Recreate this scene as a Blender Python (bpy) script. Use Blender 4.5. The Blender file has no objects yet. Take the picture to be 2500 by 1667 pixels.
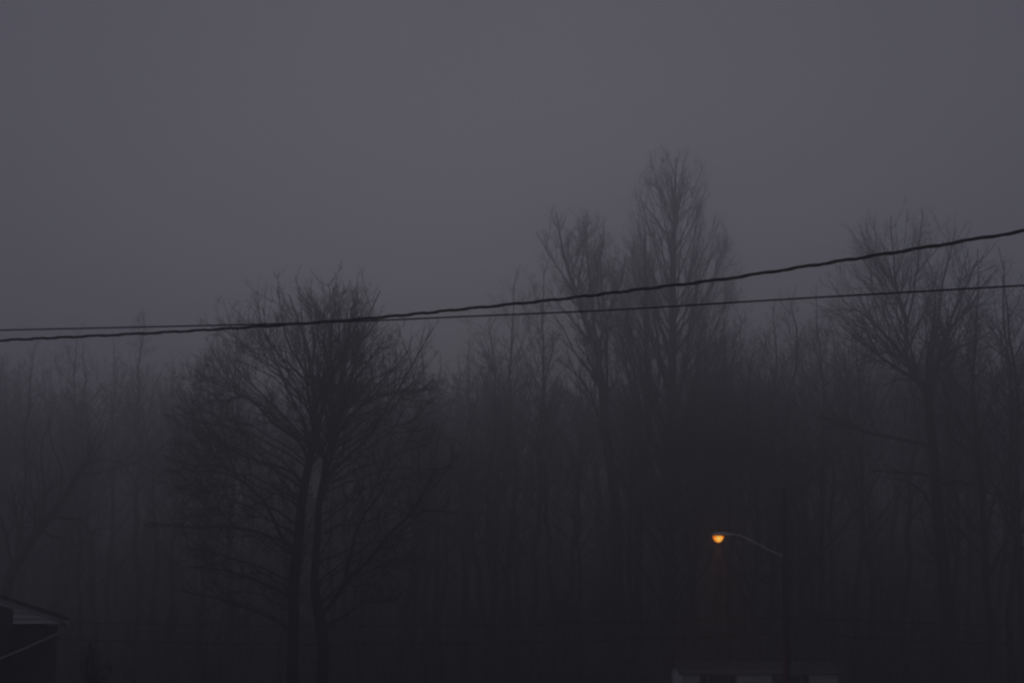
import bpy, math, random
import numpy as np
from mathutils import Vector, Matrix

random.seed(7)
RNG = np.random.default_rng(11)
SC = bpy.context.scene
C = SC.collection
R = math.radians

# ------------------------------------------------------------------ camera
EYE = 5.5
FOCAL = 70.0
FPX = FOCAL / 36.0 * 2500.0
PITCH = math.atan((1485 - 833.5) / FPX)
cam_data = bpy.data.cameras.new('camera')
cam = bpy.data.objects.new('camera', cam_data)
C.objects.link(cam)
cam.location = (0, 0, EYE)
cam.rotation_euler = (math.pi / 2 + PITCH, 0, 0)
cam_data.lens = FOCAL
cam_data.sensor_width = 36.0
cam_data.clip_start = 0.1
cam_data.clip_end = 4000
SC.camera = cam

# ------------------------------------------------------------------ world, sun, exposure
world = bpy.data.worlds.new('World')
SC.world = world
world.use_nodes = True
nt = world.node_tree
nt.nodes.clear()
SUN_EL, SUN_ROT = R(4.0), R(0.0)
sky = nt.nodes.new('ShaderNodeTexSky')
sky.sky_type = 'NISHITA'
sky.sun_disc = False
sky.sun_elevation = SUN_EL
sky.sun_rotation = SUN_ROT
sky.air_density = 1.0
sky.dust_density = 2.0
hs = nt.nodes.new('ShaderNodeHueSaturation')
hs.inputs['Saturation'].default_value = 0.0
hs.inputs['Value'].default_value = 0.10
mix = nt.nodes.new('ShaderNodeMix')
mix.data_type = 'RGBA'
mix.inputs['Factor'].default_value = 0.85
mix.inputs['B'].default_value = (0.950, 0.935, 1.230, 1)      # the even cloud deck
bg = nt.nodes.new('ShaderNodeBackground')
bg.inputs['Strength'].default_value = 0.106
out = nt.nodes.new('ShaderNodeOutputWorld')
nt.links.new(sky.outputs['Color'], hs.inputs['Color'])
wn = nt.nodes.new('ShaderNodeTexNoise'); wn.inputs['Scale'].default_value = 5.0; wn.inputs['Detail'].default_value = 5; wn.inputs['Roughness'].default_value = 0.75
wc = nt.nodes.new('ShaderNodeTexCoord'); wr = nt.nodes.new('ShaderNodeMapRange')
wr.inputs['From Min'].default_value = 0.3; wr.inputs['From Max'].default_value = 0.7; wr.inputs['To Min'].default_value = 0.094; wr.inputs['To Max'].default_value = 0.112
nt.links.new(wc.outputs['Generated'], wn.inputs['Vector']); nt.links.new(wn.outputs['Fac'], wr.inputs['Value']); nt.links.new(wr.outputs['Result'], bg.inputs['Strength'])
nt.links.new(hs.outputs['Color'], mix.inputs['A'])
nt.links.new(mix.outputs['Result'], bg.inputs['Color'])
nt.links.new(bg.outputs['Background'], out.inputs['Surface'])

sun_data = bpy.data.lights.new('sun', 'SUN')
sun_data.energy = 0.02
sun_data.angle = R(30)
sun_data.color = (1.0, 0.95, 0.9)
sun = bpy.data.objects.new('sun', sun_data)
C.objects.link(sun)
_sd = Vector((math.sin(SUN_ROT) * math.cos(SUN_EL), math.cos(SUN_ROT) * math.cos(SUN_EL), math.sin(SUN_EL)))
sun.rotation_euler = _sd.to_track_quat('Z', 'Y').to_euler()

SC.view_settings.view_transform = 'Standard'
SC.view_settings.look = 'None'
SC.view_settings.exposure = 0.0
SC.view_settings.gamma = 1.0
SC.view_settings.use_curve_mapping = False
cy = SC.cycles
cy.volume_bounces = 4
cy.max_bounces = 8
cy.diffuse_bounces = 2
cy.filter_width = 2.3
cy.use_denoising = True
cy.denoiser = 'OPENIMAGEDENOISE'
cy.denoising_input_passes = 'RGB_ALBEDO_NORMAL'
cy.denoising_prefilter = 'ACCURATE'
cy.use_adaptive_sampling = False

HAZE_DENSITY = 0.0094
HAZE_ANISO = 0.91
LAMP_WATTS = 1200.0

# ------------------------------------------------------------------ helpers
CAMROT = np.array(Matrix.Rotation(math.pi / 2 + PITCH, 3, 'X'))


def at(px, py, dist):
    """World point seen at photograph pixel (px, py) whose Y (distance into the scene) is dist."""
    d = CAMROT @ np.array([(px - 1250.0) / FPX, -(py - 833.5) / FPX, -1.0])
    d = d / d[1]
    return np.array([0, 0, EYE]) + d * dist


def ground_z(x, y):
    x = np.asarray(x, float); y = np.asarray(y, float)
    t = np.clip((y - 112.0) / 190.0, 0, 1)
    z = 13.0 * t * t * (3 - 2 * t)
    b = np.clip((y - 170.0) / 90.0, 0, 1)
    z = z + b * (1.6 * np.sin(x * 0.045 + 0.6) + 1.1 * np.sin(x * 0.117 + y * 0.03) + 0.6 * np.sin(x * 0.29 + y * 0.11))
    z = z + 0.35 * np.sin(x * 0.11 + 1.3) * np.sin(y * 0.07) * np.clip((y - 20) / 60, 0, 1)
    return z


def tag(o, label=None, cat=None, group=None, kind=None):
    if label: o['label'] = label
    if cat: o['category'] = cat
    if group: o['group'] = group
    if kind: o['kind'] = kind
    return o


def empty(name, loc, label=None, cat=None, group=None, rz=0.0):
    o = bpy.data.objects.new(name, None)
    o.empty_display_size = 0.3
    o.location = [float(v) for v in loc]
    o.rotation_euler = (0, 0, rz)
    C.objects.link(o)
    return tag(o, label, cat, group)


def link(name, me, mat, parent=None):
    o = bpy.data.objects.new(name, me)
    C.objects.link(o)
    if mat and not me.materials: me.materials.append(mat)
    if parent: o.parent = parent
    return o


def np_mesh(name, V, Q, smooth=True):
    me = bpy.data.meshes.new(name)
    V = np.ascontiguousarray(V, dtype=np.float32); Q = np.ascontiguousarray(Q, dtype=np.int32)
    me.vertices.add(len(V)); me.vertices.foreach_set('co', V.ravel())
    me.loops.add(Q.size); me.loops.foreach_set('vertex_index', Q.ravel())
    me.polygons.add(len(Q))
    me.polygons.foreach_set('loop_start', np.arange(0, Q.size, Q.shape[1], dtype=np.int32))
    if smooth:
        me.polygons.foreach_set('use_smooth', np.ones(len(Q), dtype=bool))
    me.update(calc_edges=True)
    return me


class Geo:
    """Collects quads (verts, faces)."""
    def __init__(self):
        self.V, self.Q, self.n = [], [], 0

    def add(self, V, Q):
        self.V.append(np.asarray(V, float)); self.Q.append(np.asarray(Q, int) + self.n)
        self.n += len(V)

    def tubes(self, P, Rr, k):
        """P (N,S,3) centre lines, Rr (N,S) radii."""
        P = np.asarray(P, float); Rr = np.asarray(Rr, float)
        if len(P) == 0: return
        N, S, _ = P.shape
        T = np.gradient(P, axis=1)
        T /= np.linalg.norm(T, axis=2, keepdims=True) + 1e-9
        m = T.mean(axis=1)
        ref = np.where((np.abs(m[:, 2]) > 0.75 * np.linalg.norm(m, axis=1))[:, None], np.array([1.0, 0, 0]), np.array([0, 0, 1.0]))
        U = np.cross(T, ref[:, None, :]); U /= np.linalg.norm(U, axis=2, keepdims=True) + 1e-9
        W = np.cross(T, U)
        a = np.arange(k) * 2 * np.pi / k
        V = P[:, :, None, :] + Rr[:, :, None, None] * (np.cos(a)[:, None] * U[:, :, None, :] + np.sin(a)[:, None] * W[:, :, None, :])
        i = np.arange(N)[:, None, None] * S * k; s = np.arange(S - 1)[None, :, None] * k
        j = np.arange(k)[None, None, :]; j2 = (j + 1) % k
        Q = np.stack([i + s + j, i + s + j2, i + s + k + j2, i + s + k + j], axis=-1).reshape(-1, 4)
        self.add(V.reshape(-1, 3), Q)

    def box(self, c, s, rot=None):
        x, y, z = s[0] / 2, s[1] / 2, s[2] / 2
        V = np.array([[-x, -y, -z], [x, -y, -z], [x, y, -z], [-x, y, -z], [-x, -y, z], [x, -y, z], [x, y, z], [-x, y, z]])
        if rot is not None: V = V @ np.array(rot).T
        self.add(V + np.array(c), [[0, 3, 2, 1], [4, 5, 6, 7], [0, 1, 5, 4], [1, 2, 6, 5], [2, 3, 7, 6], [3, 0, 4, 7]])

    def prism(self, prof, y0, y1):
        """Closed profile [(x,z)...] with 3 or 4 corners extruded along y (3 corners: the last is doubled)."""
        p = list(prof)
        if len(p) == 3: p = p + [p[2]]
        n = len(p)
        V = [(x, y0, z) for x, z in p] + [(x, y1, z) for x, z in p]
        Q = [[0, 1, 2, 3], [7, 6, 5, 4]] + [[i, (i + 1) % n, n + (i + 1) % n, n + i] for i in range(n)]
        self.add(V, Q)

    def mesh(self, name, origin=(0, 0, 0), smooth=True):
        return np_mesh(name, np.concatenate(self.V) - np.array(origin, float), np.concatenate(self.Q), smooth)

    def obj(self, name, mat, parent=None, origin=(0, 0, 0), smooth=False):
        return link(name, self.mesh(name, origin, smooth), mat, parent)


# ------------------------------------------------------------------ materials
def new_mat(name, rough=0.8):
    m = bpy.data.materials.new(name); m.use_nodes = True
    b = m.node_tree.nodes['Principled BSDF']
    b.inputs['Roughness'].default_value = rough
    return m, m.node_tree, b


def noise_mat(name, c0, c1, scale=4.0, rough=0.85, bump=0.0, stretch=(1, 1, 1), spec=0.3, metallic=0.0):
    m, t, b = new_mat(name, rough)
    tc = t.nodes.new('ShaderNodeTexCoord'); mp = t.nodes.new('ShaderNodeMapping')
    mp.inputs['Scale'].default_value = stretch
    n = t.nodes.new('ShaderNodeTexNoise'); n.inputs['Scale'].default_value = scale; n.inputs['Detail'].default_value = 5
    r = t.nodes.new('ShaderNodeValToRGB')
    r.color_ramp.elements[0].position = 0.3; r.color_ramp.elements[1].position = 0.7
    r.color_ramp.elements[0].color = (*c0, 1); r.color_ramp.elements[1].color = (*c1, 1)
    t.links.new(tc.outputs['Object'], mp.inputs['Vector']); t.links.new(mp.outputs['Vector'], n.inputs['Vector'])
    t.links.new(n.outputs['Fac'], r.inputs['Fac']); t.links.new(r.outputs['Color'], b.inputs['Base Color'])
    b.inputs['Specular IOR Level'].default_value = spec
    b.inputs['Metallic'].default_value = metallic
    if bump:
        bp = t.nodes.new('ShaderNodeBump'); bp.inputs['Strength'].default_value = bump; bp.inputs['Distance'].default_value = 0.03
        t.links.new(n.outputs['Fac'], bp.inputs['Height']); t.links.new(bp.outputs['Normal'], b.inputs['Normal'])
    return m


BARK = noise_mat('bark', (0.028, 0.024, 0.021), (0.075, 0.066, 0.058), 6, 0.95, 0.6, (3, 3, 0.5), 0.1)
TWIG = noise_mat('twig', (0.030, 0.025, 0.022), (0.060, 0.050, 0.043), 3, 0.95, 0, (1, 1, 1), 0.1)
SOIL = noise_mat('leaf_litter', (0.020, 0.018, 0.012), (0.060, 0.048, 0.030), 1.2, 1.0, 0.5, (1, 1, 1), 0.1)
CABLE = noise_mat('cable_rubber', (0.006, 0.006, 0.007), (0.012, 0.012, 0.014), 8, 0.8, 0, (1, 1, 1), 0.1)
POLEW = noise_mat('pole_wood', (0.022, 0.018, 0.014), (0.048, 0.040, 0.032), 5, 0.95, 0.4, (4, 4, 0.3), 0.1)
STEEL = noise_mat('galvanised_steel', (0.55, 0.55, 0.56), (0.70, 0.70, 0.71), 9, 0.6, 0, (1, 1, 1), 0.5, 0.0)
SIDING = noise_mat('white_siding', (0.72, 0.72, 0.72), (0.82, 0.82, 0.82), 3, 0.6, 0, (1, 1, 1), 0.3)
TRIM = noise_mat('grey_trim', (0.22, 0.22, 0.22), (0.30, 0.30, 0.30), 5, 0.5, 0, (1, 1, 1), 0.3)
DARKP = noise_mat('dark_shutter_paint', (0.012, 0.014, 0.014), (0.025, 0.027, 0.027), 6, 0.6, 0, (1, 1, 1), 0.3)
SHINGLE = noise_mat('grey_shingle', (0.055, 0.053, 0.051), (0.11, 0.107, 0.104), 7, 0.95, 0.4, (1, 1, 1), 0.2)
DSHING = noise_mat('dark_shingle', (0.03, 0.028, 0.027), (0.06, 0.056, 0.054), 7, 0.95, 0.4, (1, 1, 1), 0.2)
BRICK = noise_mat('dark_brick', (0.090, 0.080, 0.076), (0.140, 0.125, 0.118), 5, 0.9, 0.2, (1, 1, 1), 0.2)
GLASS, _t, _b = new_mat('window_glass', 0.08)
_b.inputs['Base Color'].default_value = (0.02, 0.022, 0.025, 1); _b.inputs['Specular IOR Level'].default_value = 0.6

# ------------------------------------------------------------------ setting: terrain and haze
gx = np.linspace(-330, 330, 133); gy = np.linspace(-60, 470, 107)
X, Y = np.meshgrid(gx, gy)
Z = ground_z(X, Y)
Vg = np.stack([X, Y, Z], -1).reshape(-1, 3)
nx = len(gx)
ii, jj = np.meshgrid(np.arange(len(gy) - 1), np.arange(nx - 1), indexing='ij')
b0 = (ii * nx + jj).ravel()
ground = link('ground', np_mesh('ground', Vg, np.stack([b0, b0 + 1, b0 + nx + 1, b0 + nx], -1)), SOIL)
tag(ground, 'dark wooded ground covered with leaf litter', 'ground', kind='structure')

hz = Geo(); hz.box((0, 205, 26.5), (680, 550, 56))
haze = hz.obj('haze', None)
hm = bpy.data.materials.new('haze'); hm.use_nodes = True
ht = hm.node_tree; ht.nodes.clear()
ho = ht.nodes.new('ShaderNodeOutputMaterial'); hv = ht.nodes.new('ShaderNodeVolumePrincipled')
hv.inputs['Color'].default_value = (0.97, 0.97, 0.98, 1)
hv.inputs['Density'].default_value = HAZE_DENSITY
hv.inputs['Anisotropy'].default_value = HAZE_ANISO
ht.links.new(hv.outputs['Volume'], ho.inputs['Volume'])
haze.data.materials.append(hm)
tag(haze, 'thin grey evening fog hanging through the whole scene', 'haze', kind='stuff')


# ------------------------------------------------------------------ bare trees
def smooth_line(pts, S):
    """Catmull-Rom through pts (n,d) resampled to S points by arc length."""
    p = np.asarray(pts, float)
    p = np.vstack([2 * p[0] - p[1], p, 2 * p[-1] - p[-2]])
    outp = []
    for i in range(1, len(p) - 2):
        for t in np.linspace(0, 1, 12, endpoint=False):
            a, b, c, d = p[i - 1], p[i], p[i + 1], p[i + 2]
            outp.append(0.5 * (2 * b + (c - a) * t + (2 * a - 5 * b + 4 * c - d) * t * t + (3 * b - a - 3 * c + d) * t ** 3))
    outp.append(p[-2])
    o = np.array(outp)
    s = np.concatenate([[0], np.cumsum(np.linalg.norm(np.diff(o[:, :3], axis=0), axis=1))])
    u = np.linspace(0, s[-1], S)
    return np.stack([np.interp(u, s, o[:, k]) for k in range(o.shape[1])], -1)


def grow(rng, P, Rr, n_mean, trange, ang, lfac, lmin, S, wig, trop, rfac, rmin, env=None, rtip=0.25, tpow=1.0, shape=0.55, nper=None):
    """Children of branches P (N,S0,3), Rr (N,S0): returns child P (M,S,3) and radii (M,S)."""
    N, S0, _ = P.shape
    plen = np.linalg.norm(np.diff(P, axis=1), axis=2).sum(axis=1)
    if nper is None:
        cnt = rng.poisson(n_mean, N)
    else:
        cnt = np.maximum(1, rng.poisson(nper * plen))
    idx = np.repeat(np.arange(N), cnt)
    M = len(idx)
    if M == 0: return np.zeros((0, S, 3)), np.zeros((0, S))
    t = trange[0] + (trange[1] - trange[0]) * rng.random(M) ** tpow
    f = t * (S0 - 1); i0 = np.minimum(f.astype(int), S0 - 2); w = (f - i0)[:, None]
    st = P[idx, i0] * (1 - w) + P[idx, i0 + 1] * w
    pr = Rr[idx, i0] * (1 - w[:, 0]) + Rr[idx, i0 + 1] * w[:, 0]
    tan = P[idx, i0 + 1] - P[idx, i0]
    tan /= np.linalg.norm(tan, axis=1, keepdims=True) + 1e-9
    rv = rng.normal(size=(M, 3))
    pe = rv - (rv * tan).sum(1, keepdims=True) * tan
    pe /= np.linalg.norm(pe, axis=1, keepdims=True) + 1e-9
    an = np.radians(rng.uniform(ang[0], ang[1], M))[:, None]
    d = tan * np.cos(an) + pe * np.sin(an)
    L = np.maximum(lmin, plen[idx] * lfac * (1 - shape * t) * rng.uniform(0.55, 1.25, M))
    if env is not None:
        for _ in range(2):
            tip = st + d * L[:, None]
            q = env(tip)
            L = np.where(q > 1, np.maximum(L / np.maximum(q, 1e-3) ** 1.6, lmin * 0.4), L)
    out = np.zeros((M, S, 3)); out[:, 0] = st
    seg = (L / (S - 1))[:, None]
    up = np.array([0, 0, 1.0])
    for s in range(1, S):
        d = d + rng.normal(size=(M, 3)) * wig + up * trop
        d /= np.linalg.norm(d, axis=1, keepdims=True)
        out[:, s] = out[:, s - 1] + d * seg
    r0 = np.clip(pr * rfac * rng.uniform(0.75, 1.1, M), rmin, pr * 0.9 + 1e-4)
    r0 = np.maximum(r0, rmin)
    prof = np.linspace(1, rtip, S)[None, :]
    return out, np.maximum(r0[:, None] * prof, rmin * 0.45)


def ellipsoid(c, a, noise=0.0):
    c = np.array(c, float); a = np.array(a, float)
    def f(p):
        q = (p - c) / a
        r = np.sqrt((q * q).sum(1))
        if noise:
            th = np.arctan2(q[:, 0], q[:, 1]); ph = q[:, 2] / (r + 1e-6)
            r = r * (1 + noise * np.sin(5 * th + 7 * ph) * np.cos(9 * ph + 2 * th))
        return r
    return f


def profile_env(c, zr):
    """Envelope of revolution about a vertical axis at c (x,y): zr = [(z, radius)...]."""
    zs = np.array([a for a, b in zr]); rs = np.array([b for a, b in zr])
    def f(p):
        r = np.hypot(p[:, 0] - c[0], p[:, 1] - c[1])
        lim = np.interp(p[:, 2], zs, rs, left=rs[0], right=0.01)
        top = np.where(p[:, 2] > zs[-1], 1 + (p[:, 2] - zs[-1]) / 2.0, 0)
        return np.maximum(r / np.maximum(lim, 0.25), top)
    return f


def crown_from(rng, limbs, env, geo, dens=1.0, levels=3, up=0.10, a1=(25, 55), twig_r=0.0065, k1=4, lf1=0.6, t0=0.18):
    """Adds to GEO the side branches of LIMBS [(P,R)...] down to the twigs."""
    P0 = np.stack([l[0] for l in limbs]); R0 = np.stack([l[1] for l in limbs])
    P1, R1 = grow(rng, P0, R0, 0, (t0, 0.98), a1, lf1, 0.6, 6, 0.09, up, 0.55, 0.013, env, 0.3, 0.8, 0.5, nper=1.6 * dens)
    geo.tubes(P1, R1, k1)
    P2, R2 = grow(rng, P1, R1, 0, (0.10, 1.0), (20, 52), 0.55, 0.4, 5, 0.12, up * 0.8, 0.62, 0.009, env, 0.4, 0.9, 0.45, nper=2.9 * dens)
    geo.tubes(P2, R2, 3)
    if levels >= 3:
        P3, R3 = grow(rng, P2, R2, 0, (0.1, 1.0), (20, 52), 0.62, 0.25, 3, 0.16, up * 0.6, 0.68, twig_r, env, 0.5, 0.9, 0.35, nper=3.8 * dens)
        geo.tubes(P3, R3, 3)


def px_line(pts, dist, S):
    """pts: (px, py, dy, width_px) -> world polyline and radii; dy metres added to the distance."""
    rows = []
    for px, py, dy, wpx in pts:
        p = at(px, py, dist + dy)
        rows.append([*p, wpx * (dist + dy) / FPX / 2])
    o = smooth_line(rows, S)
    return o[:, :3], np.maximum(o[:, 3], 0.006)


def to_ground(pts, dist):
    """Extends a trunk whose first point is near the bottom of the picture down to the ground with a root flare."""
    px, py, dy, w = pts[0]
    g = float(ground_z(at(px, py, dist + dy)[0], dist + dy))
    h = (dist + dy) / FPX
    pyg = py + (at(px, py, dist + dy)[2] - g) / h + 8
    return [(px, pyg, dy, w * 1.45), (px, pyg - 0.8 / h, dy, w * 1.12)] + list(pts)


def bezier_limbs(A, B, ctrl, S=16):
    t = np.linspace(0, 1, S)[None, :, None]
    return (1 - t) ** 2 * A[:, None] + 2 * t * (1 - t) * ctrl[:, None] + t * t * B[:, None]


def dome_limbs(rng, trunk_lines, c, a, n, zlo, zhi, r0, el=(-20, 85)):
    """n limbs from the trunks to points spread over an ellipsoidal crown outline (centre c, half axes a)."""
    k = np.arange(n) + 0.5
    e = np.radians(el[0]) + (np.sin(np.radians(el[1])) - np.sin(np.radians(el[0])))
    se = np.sin(np.radians(el[0])) + (np.sin(np.radians(el[1])) - np.sin(np.radians(el[0]))) * k / n
    az = k * 2.39996 + rng.normal(size=n) * 0.25
    ce = np.sqrt(1 - se ** 2)
    B = np.array(c) + np.stack([ce * np.cos(az), ce * np.sin(az), se], -1) * np.array(a) * rng.uniform(0.86, 1.0, n)[:, None]
    A = np.zeros((n, 3)); rad = np.zeros(n)
    for i in range(n):
        # start on whichever trunk lies nearer to that side
        zt = zlo + (zhi - zlo) * np.clip((se[i] - se[0]) / (se[-1] - se[0]), 0, 1) ** 0.8 + rng.normal() * 0.4
        best = None
        for P, Rr in trunk_lines:
            q = np.array([np.interp(zt, P[:, 2], P[:, m_]) for m_ in range(3)])
            d = np.hypot(*(B[i] - q)[:2])
            if best is None or d < best[0]: best = (d, q, float(np.interp(zt, P[:, 2], Rr)))
        A[i] = best[1]; rad[i] = min(r0, best[2] * 0.6)
    ctrl = A + (B - A) * 0.5
    ctrl[:, 2] += np.linalg.norm((B - A)[:, :2], axis=1) * 0.14
    PL = bezier_limbs(A, B, ctrl)
    PL[:, 1:] += np.cumsum(rng.normal(size=(n, 15, 3)) * 0.035, axis=1)
    RL = rad[:, None] * np.linspace(1, 0.16, 16)[None]
    return PL, RL


def hero(name, label, cat, dist, trunks, limbs, env, seed, dens=1.0, extra=None, up=0.10, a1=(25, 55), group=None, base=None, dome=None, wlimb=1.0, t0=0.18):
    """A bare tree whose trunks and limbs follow measured lines; smaller branches grow from them."""
    rng = np.random.default_rng(seed)
    T = [px_line(to_ground(t, dist) if k < (base or 1) else t, dist, 26) for k, t in enumerate(trunks)]
    o = T[0][0][0].copy(); o[2] = float(ground_z(o[0], o[1]))
    root = empty(name, o, label, cat, group)
    for P, Rr in T:
        g = Geo(); g.tubes(P[None], Rr[None], 10); g.obj('trunk', BARK, root, o, True)
    L = [px_line([(a_, b_, c_, d_ * wlimb) for a_, b_, c_, d_ in l], dist, 16) for l in limbs]
    if dome:
        PD, RD = dome_limbs(rng, T, *dome)
        L += [(PD[q], RD[q]) for q in range(len(PD))]
    for P, Rr in L:
        # a slight natural waver
        P += np.cumsum(rng.normal(size=P.shape) * 0.018, axis=0)
        g = Geo(); g.tubes(P[None], Rr[None], 7); g.obj('limb', BARK, root, o, True)
    src = [(P[np.linspace(9, 25, 16).astype(int)], Rr[np.linspace(9, 25, 16).astype(int)]) for P, Rr in T] + L
    if extra:
        # more limbs, reaching towards and away from the viewer
        for (n, tr, an, lf, trop) in extra:
            PT = np.stack([t[0] for t in T]); RT = np.stack([t[1] for t in T])
            PE, RE = grow(rng, PT, RT, n, tr, an, lf, 1.5, 16, 0.045, trop, 0.42, 0.03, env, 0.2, 1.0, 0.35)
            for q in range(len(PE)):
                g = Geo(); g.tubes(PE[q:q + 1], RE[q:q + 1], 6); g.obj('limb', BARK, root, o, True)
                src.append((PE[q], RE[q]))
    g = Geo()
    crown_from(rng, src, env, g, dens, 3, up, a1, t0=t0)
    c = g.obj('crown', TWIG, root, o, True)
    c['kind'] = 'stuff'
    return root


# --- the big spreading tree in front (double trunk)
DA = 70.0
cA = at(745, 1140, DA)
envA = ellipsoid(cA, (5.0, 4.6, 6.55), 0.08)
A_trunks = [
    [(713, 1690, 0, 36), (717, 1521, 0, 34), (717, 1425, 0, 33), (729, 1310, 0, 31), (738, 1220, 0, 28), (752, 1140, 0, 25), (769, 1059, .1, 21), (767, 964, .2, 17), (757, 880, .2, 12), (744, 830, .3, 9), (727, 780, .3, 6), (706, 720, .4, 3.5)],
    [(788, 1690, .2, 38), (789, 1570, .2, 36), (778, 1490, .2, 33), (768, 1425, .1, 27), (775, 1310, .1, 23), (779, 1220, 0, 20), (794, 1150, -.1, 18), (796, 1109, -.2, 17), (812, 1070, -.3, 15), (836, 1002, -.3, 12), (853, 944, -.4, 10), (866, 890, -.4, 8), (885, 810, -.5, 6), (905, 760, -.5, 4.5), (928, 710, -.5, 3)],
]
A_trunks = [[(a_, b_, c_, d_ * 0.80) for a_, b_, c_, d_ in t_] for t_ in A_trunks]
A_limbs = [
    [(798, 1166, 0, 12), (855, 1117, .2, 10), (912, 1059, .4, 9), (970, 964, .7, 7), (1008, 898, .9, 5), (1058, 810, 1.2, 3)],
    [(784, 1502, .2, 20), (817, 1463, 0, 17), (847, 1414, -.2, 16), (893, 1375, -.4, 13), (950, 1303, -.8, 10), (1012, 1249, -1.1, 8), (1040, 1200, -1.3, 6), (1072, 1140, -1.5, 3)],
    [(847, 1409, -.2, 12), (866, 1330, 0, 10), (889, 1272, .3, 9), (935, 1211, .5, 7), (962, 1157, .7, 5), (1008, 1095, .9, 3)],
    [(1008, 1252, -1.1, 6), (1050, 1245, -1.5, 5), (1090, 1247, -1.8, 4), (1125, 1262, -2.0, 2.5)],
    [(722, 1340, 0, 15), (698, 1314, -.3, 13), (675, 1253, -.7, 11), (637, 1203, -1, 9), (568, 1157, -1.4, 6), (472, 1148, -1.9, 3)],
    [(720, 1352, .1, 12), (695, 1337, .4, 10), (644, 1303, .9, 8), (568, 1287, 1.5, 7), (472, 1287, 2.1, 5), (360, 1276, 2.6, 3)],
    [(742, 1190, 0, 12), (715, 1155, .3, 10), (664, 1137, .6, 9), (568, 1105, 1.2, 7), (510, 1048, 1.6, 5), (465, 1010, 2, 3)],
    [(752, 1130, 0, 11), (735, 1085, -.4, 10), (664, 1035, -1, 8), (620, 988, -1.5, 6), (560, 945, -2.0, 3)],
    [(755, 1105, 0, 11), (748, 1051, .1, 10), (715, 983, .5, 8), (690, 930, .8, 6), (655, 850, 1.2, 4), (635, 760, 1.4, 2.5)],
    [(716, 1460, 0, 13), (690, 1444, .5, 11), (625, 1414, 1.2, 9), (560, 1388, 1.8, 6), (470, 1375, 2.4, 3)],
    [(716, 1550, 0, 12), (690, 1520, -.6, 10), (625, 1490, -1.3, 8), (549, 1463, -2, 6), (450, 1440, -2.6, 3)],
    [(770, 990, .2, 9), (800, 905, .3, 7), (812, 830, .4, 5), (810, 760, .4, 4), (800, 690, .5, 2.5)],
    [(762, 925, .2, 8), (720, 870, -.3, 6), (695, 800, -.6, 5), (690, 740, -.8, 3.5), (685, 690, -.9, 2.5)],
    [(797, 1150, -.1, 10), (840, 1040, -.9, 8), (905, 985, -1.5, 6), (985, 960, -2.1, 4), (1060, 958, -2.6, 2.5)],
    [(780, 1215, 0, 10), (790, 1130, .9, 8), (815, 1040, 1.6, 7), (850, 940, 2.2, 5), (890, 850, 2.6, 3)],
]
hero('spreading_tree', 'wide bare tree with two trunks standing dark before the wood, wires crossing its top', 'tree', DA,
     A_trunks, A_limbs, envA, 3, dens=1.10, base=2, t0=0.42,
     wlimb=0.75,
     dome=(cA, (4.95, 4.5, 6.45), 74, float(at(745, 1580, DA)[2]), float(at(745, 960, DA)[2]), 0.036, (-55, 84)))

# --- the tall column-shaped tree in the middle
DB = 115.0
hB = DB / FPX
cB = at(1641, 800, DB)
zB = lambda py: float(at(1641, py, DB)[2])
profB = [(zB(1450), 2.0), (zB(1200), 3.5), (zB(1000), 3.9), (zB(850), 4.5), (zB(700), 4.3), (zB(644), 4.0), (zB(568), 3.1), (zB(491), 2.45), (zB(430), 2.1), (zB(390), 1.65), (zB(368), 1.1), (zB(352), 0.4)]
envB = profile_env(cB[:2], [(a_, b_ * 1.06) for a_, b_ in profB])


def column_tree(name, label, dist, trunk, prof, zs_, env, seed, nlimb, dens, ang=(20, 32), group=None, cat='tree'):
    rng = np.random.default_rng(seed)
    P, Rr = px_line(to_ground(trunk, dist), dist, 40)
    o = P[0].copy(); o[2] = float(ground_z(o[0], o[1]))
    root = empty(name, o, label, cat, group)
    g = Geo(); g.tubes(P[None], Rr[None], 10); g.obj('trunk', BARK, root, o, True)
    # ascending limbs that curve up to the outline of the crown
    S = 16
    zt = zs_[0] + (zs_[1] - zs_[0]) * np.linspace(0, 1, nlimb) ** 0.8 + rng.normal(size=nlimb) * 0.15
    az = np.arange(nlimb) * 2.39996 + rng.normal(size=nlimb) * 0.4
    rt = np.interp(zt, [q_[0] for q_ in prof], [q_[1] for q_ in prof]) * rng.uniform(0.72, 1.0, nlimb)
    z0 = np.maximum(zt - rt / np.tan(np.radians(rng.uniform(ang[0], ang[1], nlimb))), P[6, 2])
    ax = np.stack([np.interp(zt, P[:, 2], P[:, k]) for k in range(2)], -1)
    st = np.stack([np.interp(z0, P[:, 2], P[:, k]) for k in range(3)], -1)
    pr = np.interp(z0, P[:, 2], Rr)
    B = np.column_stack([ax[:, 0] + rt * np.cos(az), ax[:, 1] + rt * np.sin(az), zt])
    ctrl = st + (B - st) * np.array([0.68, 0.68, 0.40])
    PL = bezier_limbs(st, B, ctrl)
    PL[:, 1:] += np.cumsum(rng.normal(size=(nlimb, 15, 3)) * 0.025, axis=1)
    r0 = np.clip(pr * 0.32, 0.018, 0.07)
    RL = r0[:, None] * np.linspace(1, 0.2, S)[None]
    for q in range(nlimb):
        g = Geo(); g.tubes(PL[q:q + 1], RL[q:q + 1], 6); g.obj('limb', BARK, root, o, True)
    top = np.linspace(28, 39, S)
    Pt = np.stack([np.interp(top, np.arange(40), P[:, k]) for k in range(3)], -1)
    src = [(PL[q], RL[q]) for q in range(nlimb)] + [(Pt, np.interp(top, np.arange(40), Rr))]
    g = Geo()
    crown_from(rng, src, env, g, dens, 3, 0.06, (12, 34), 0.0070, 4, 0.5, 0.38)
    c = g.obj('crown', TWIG, root, o, True); c['kind'] = 'stuff'
    return root


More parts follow.
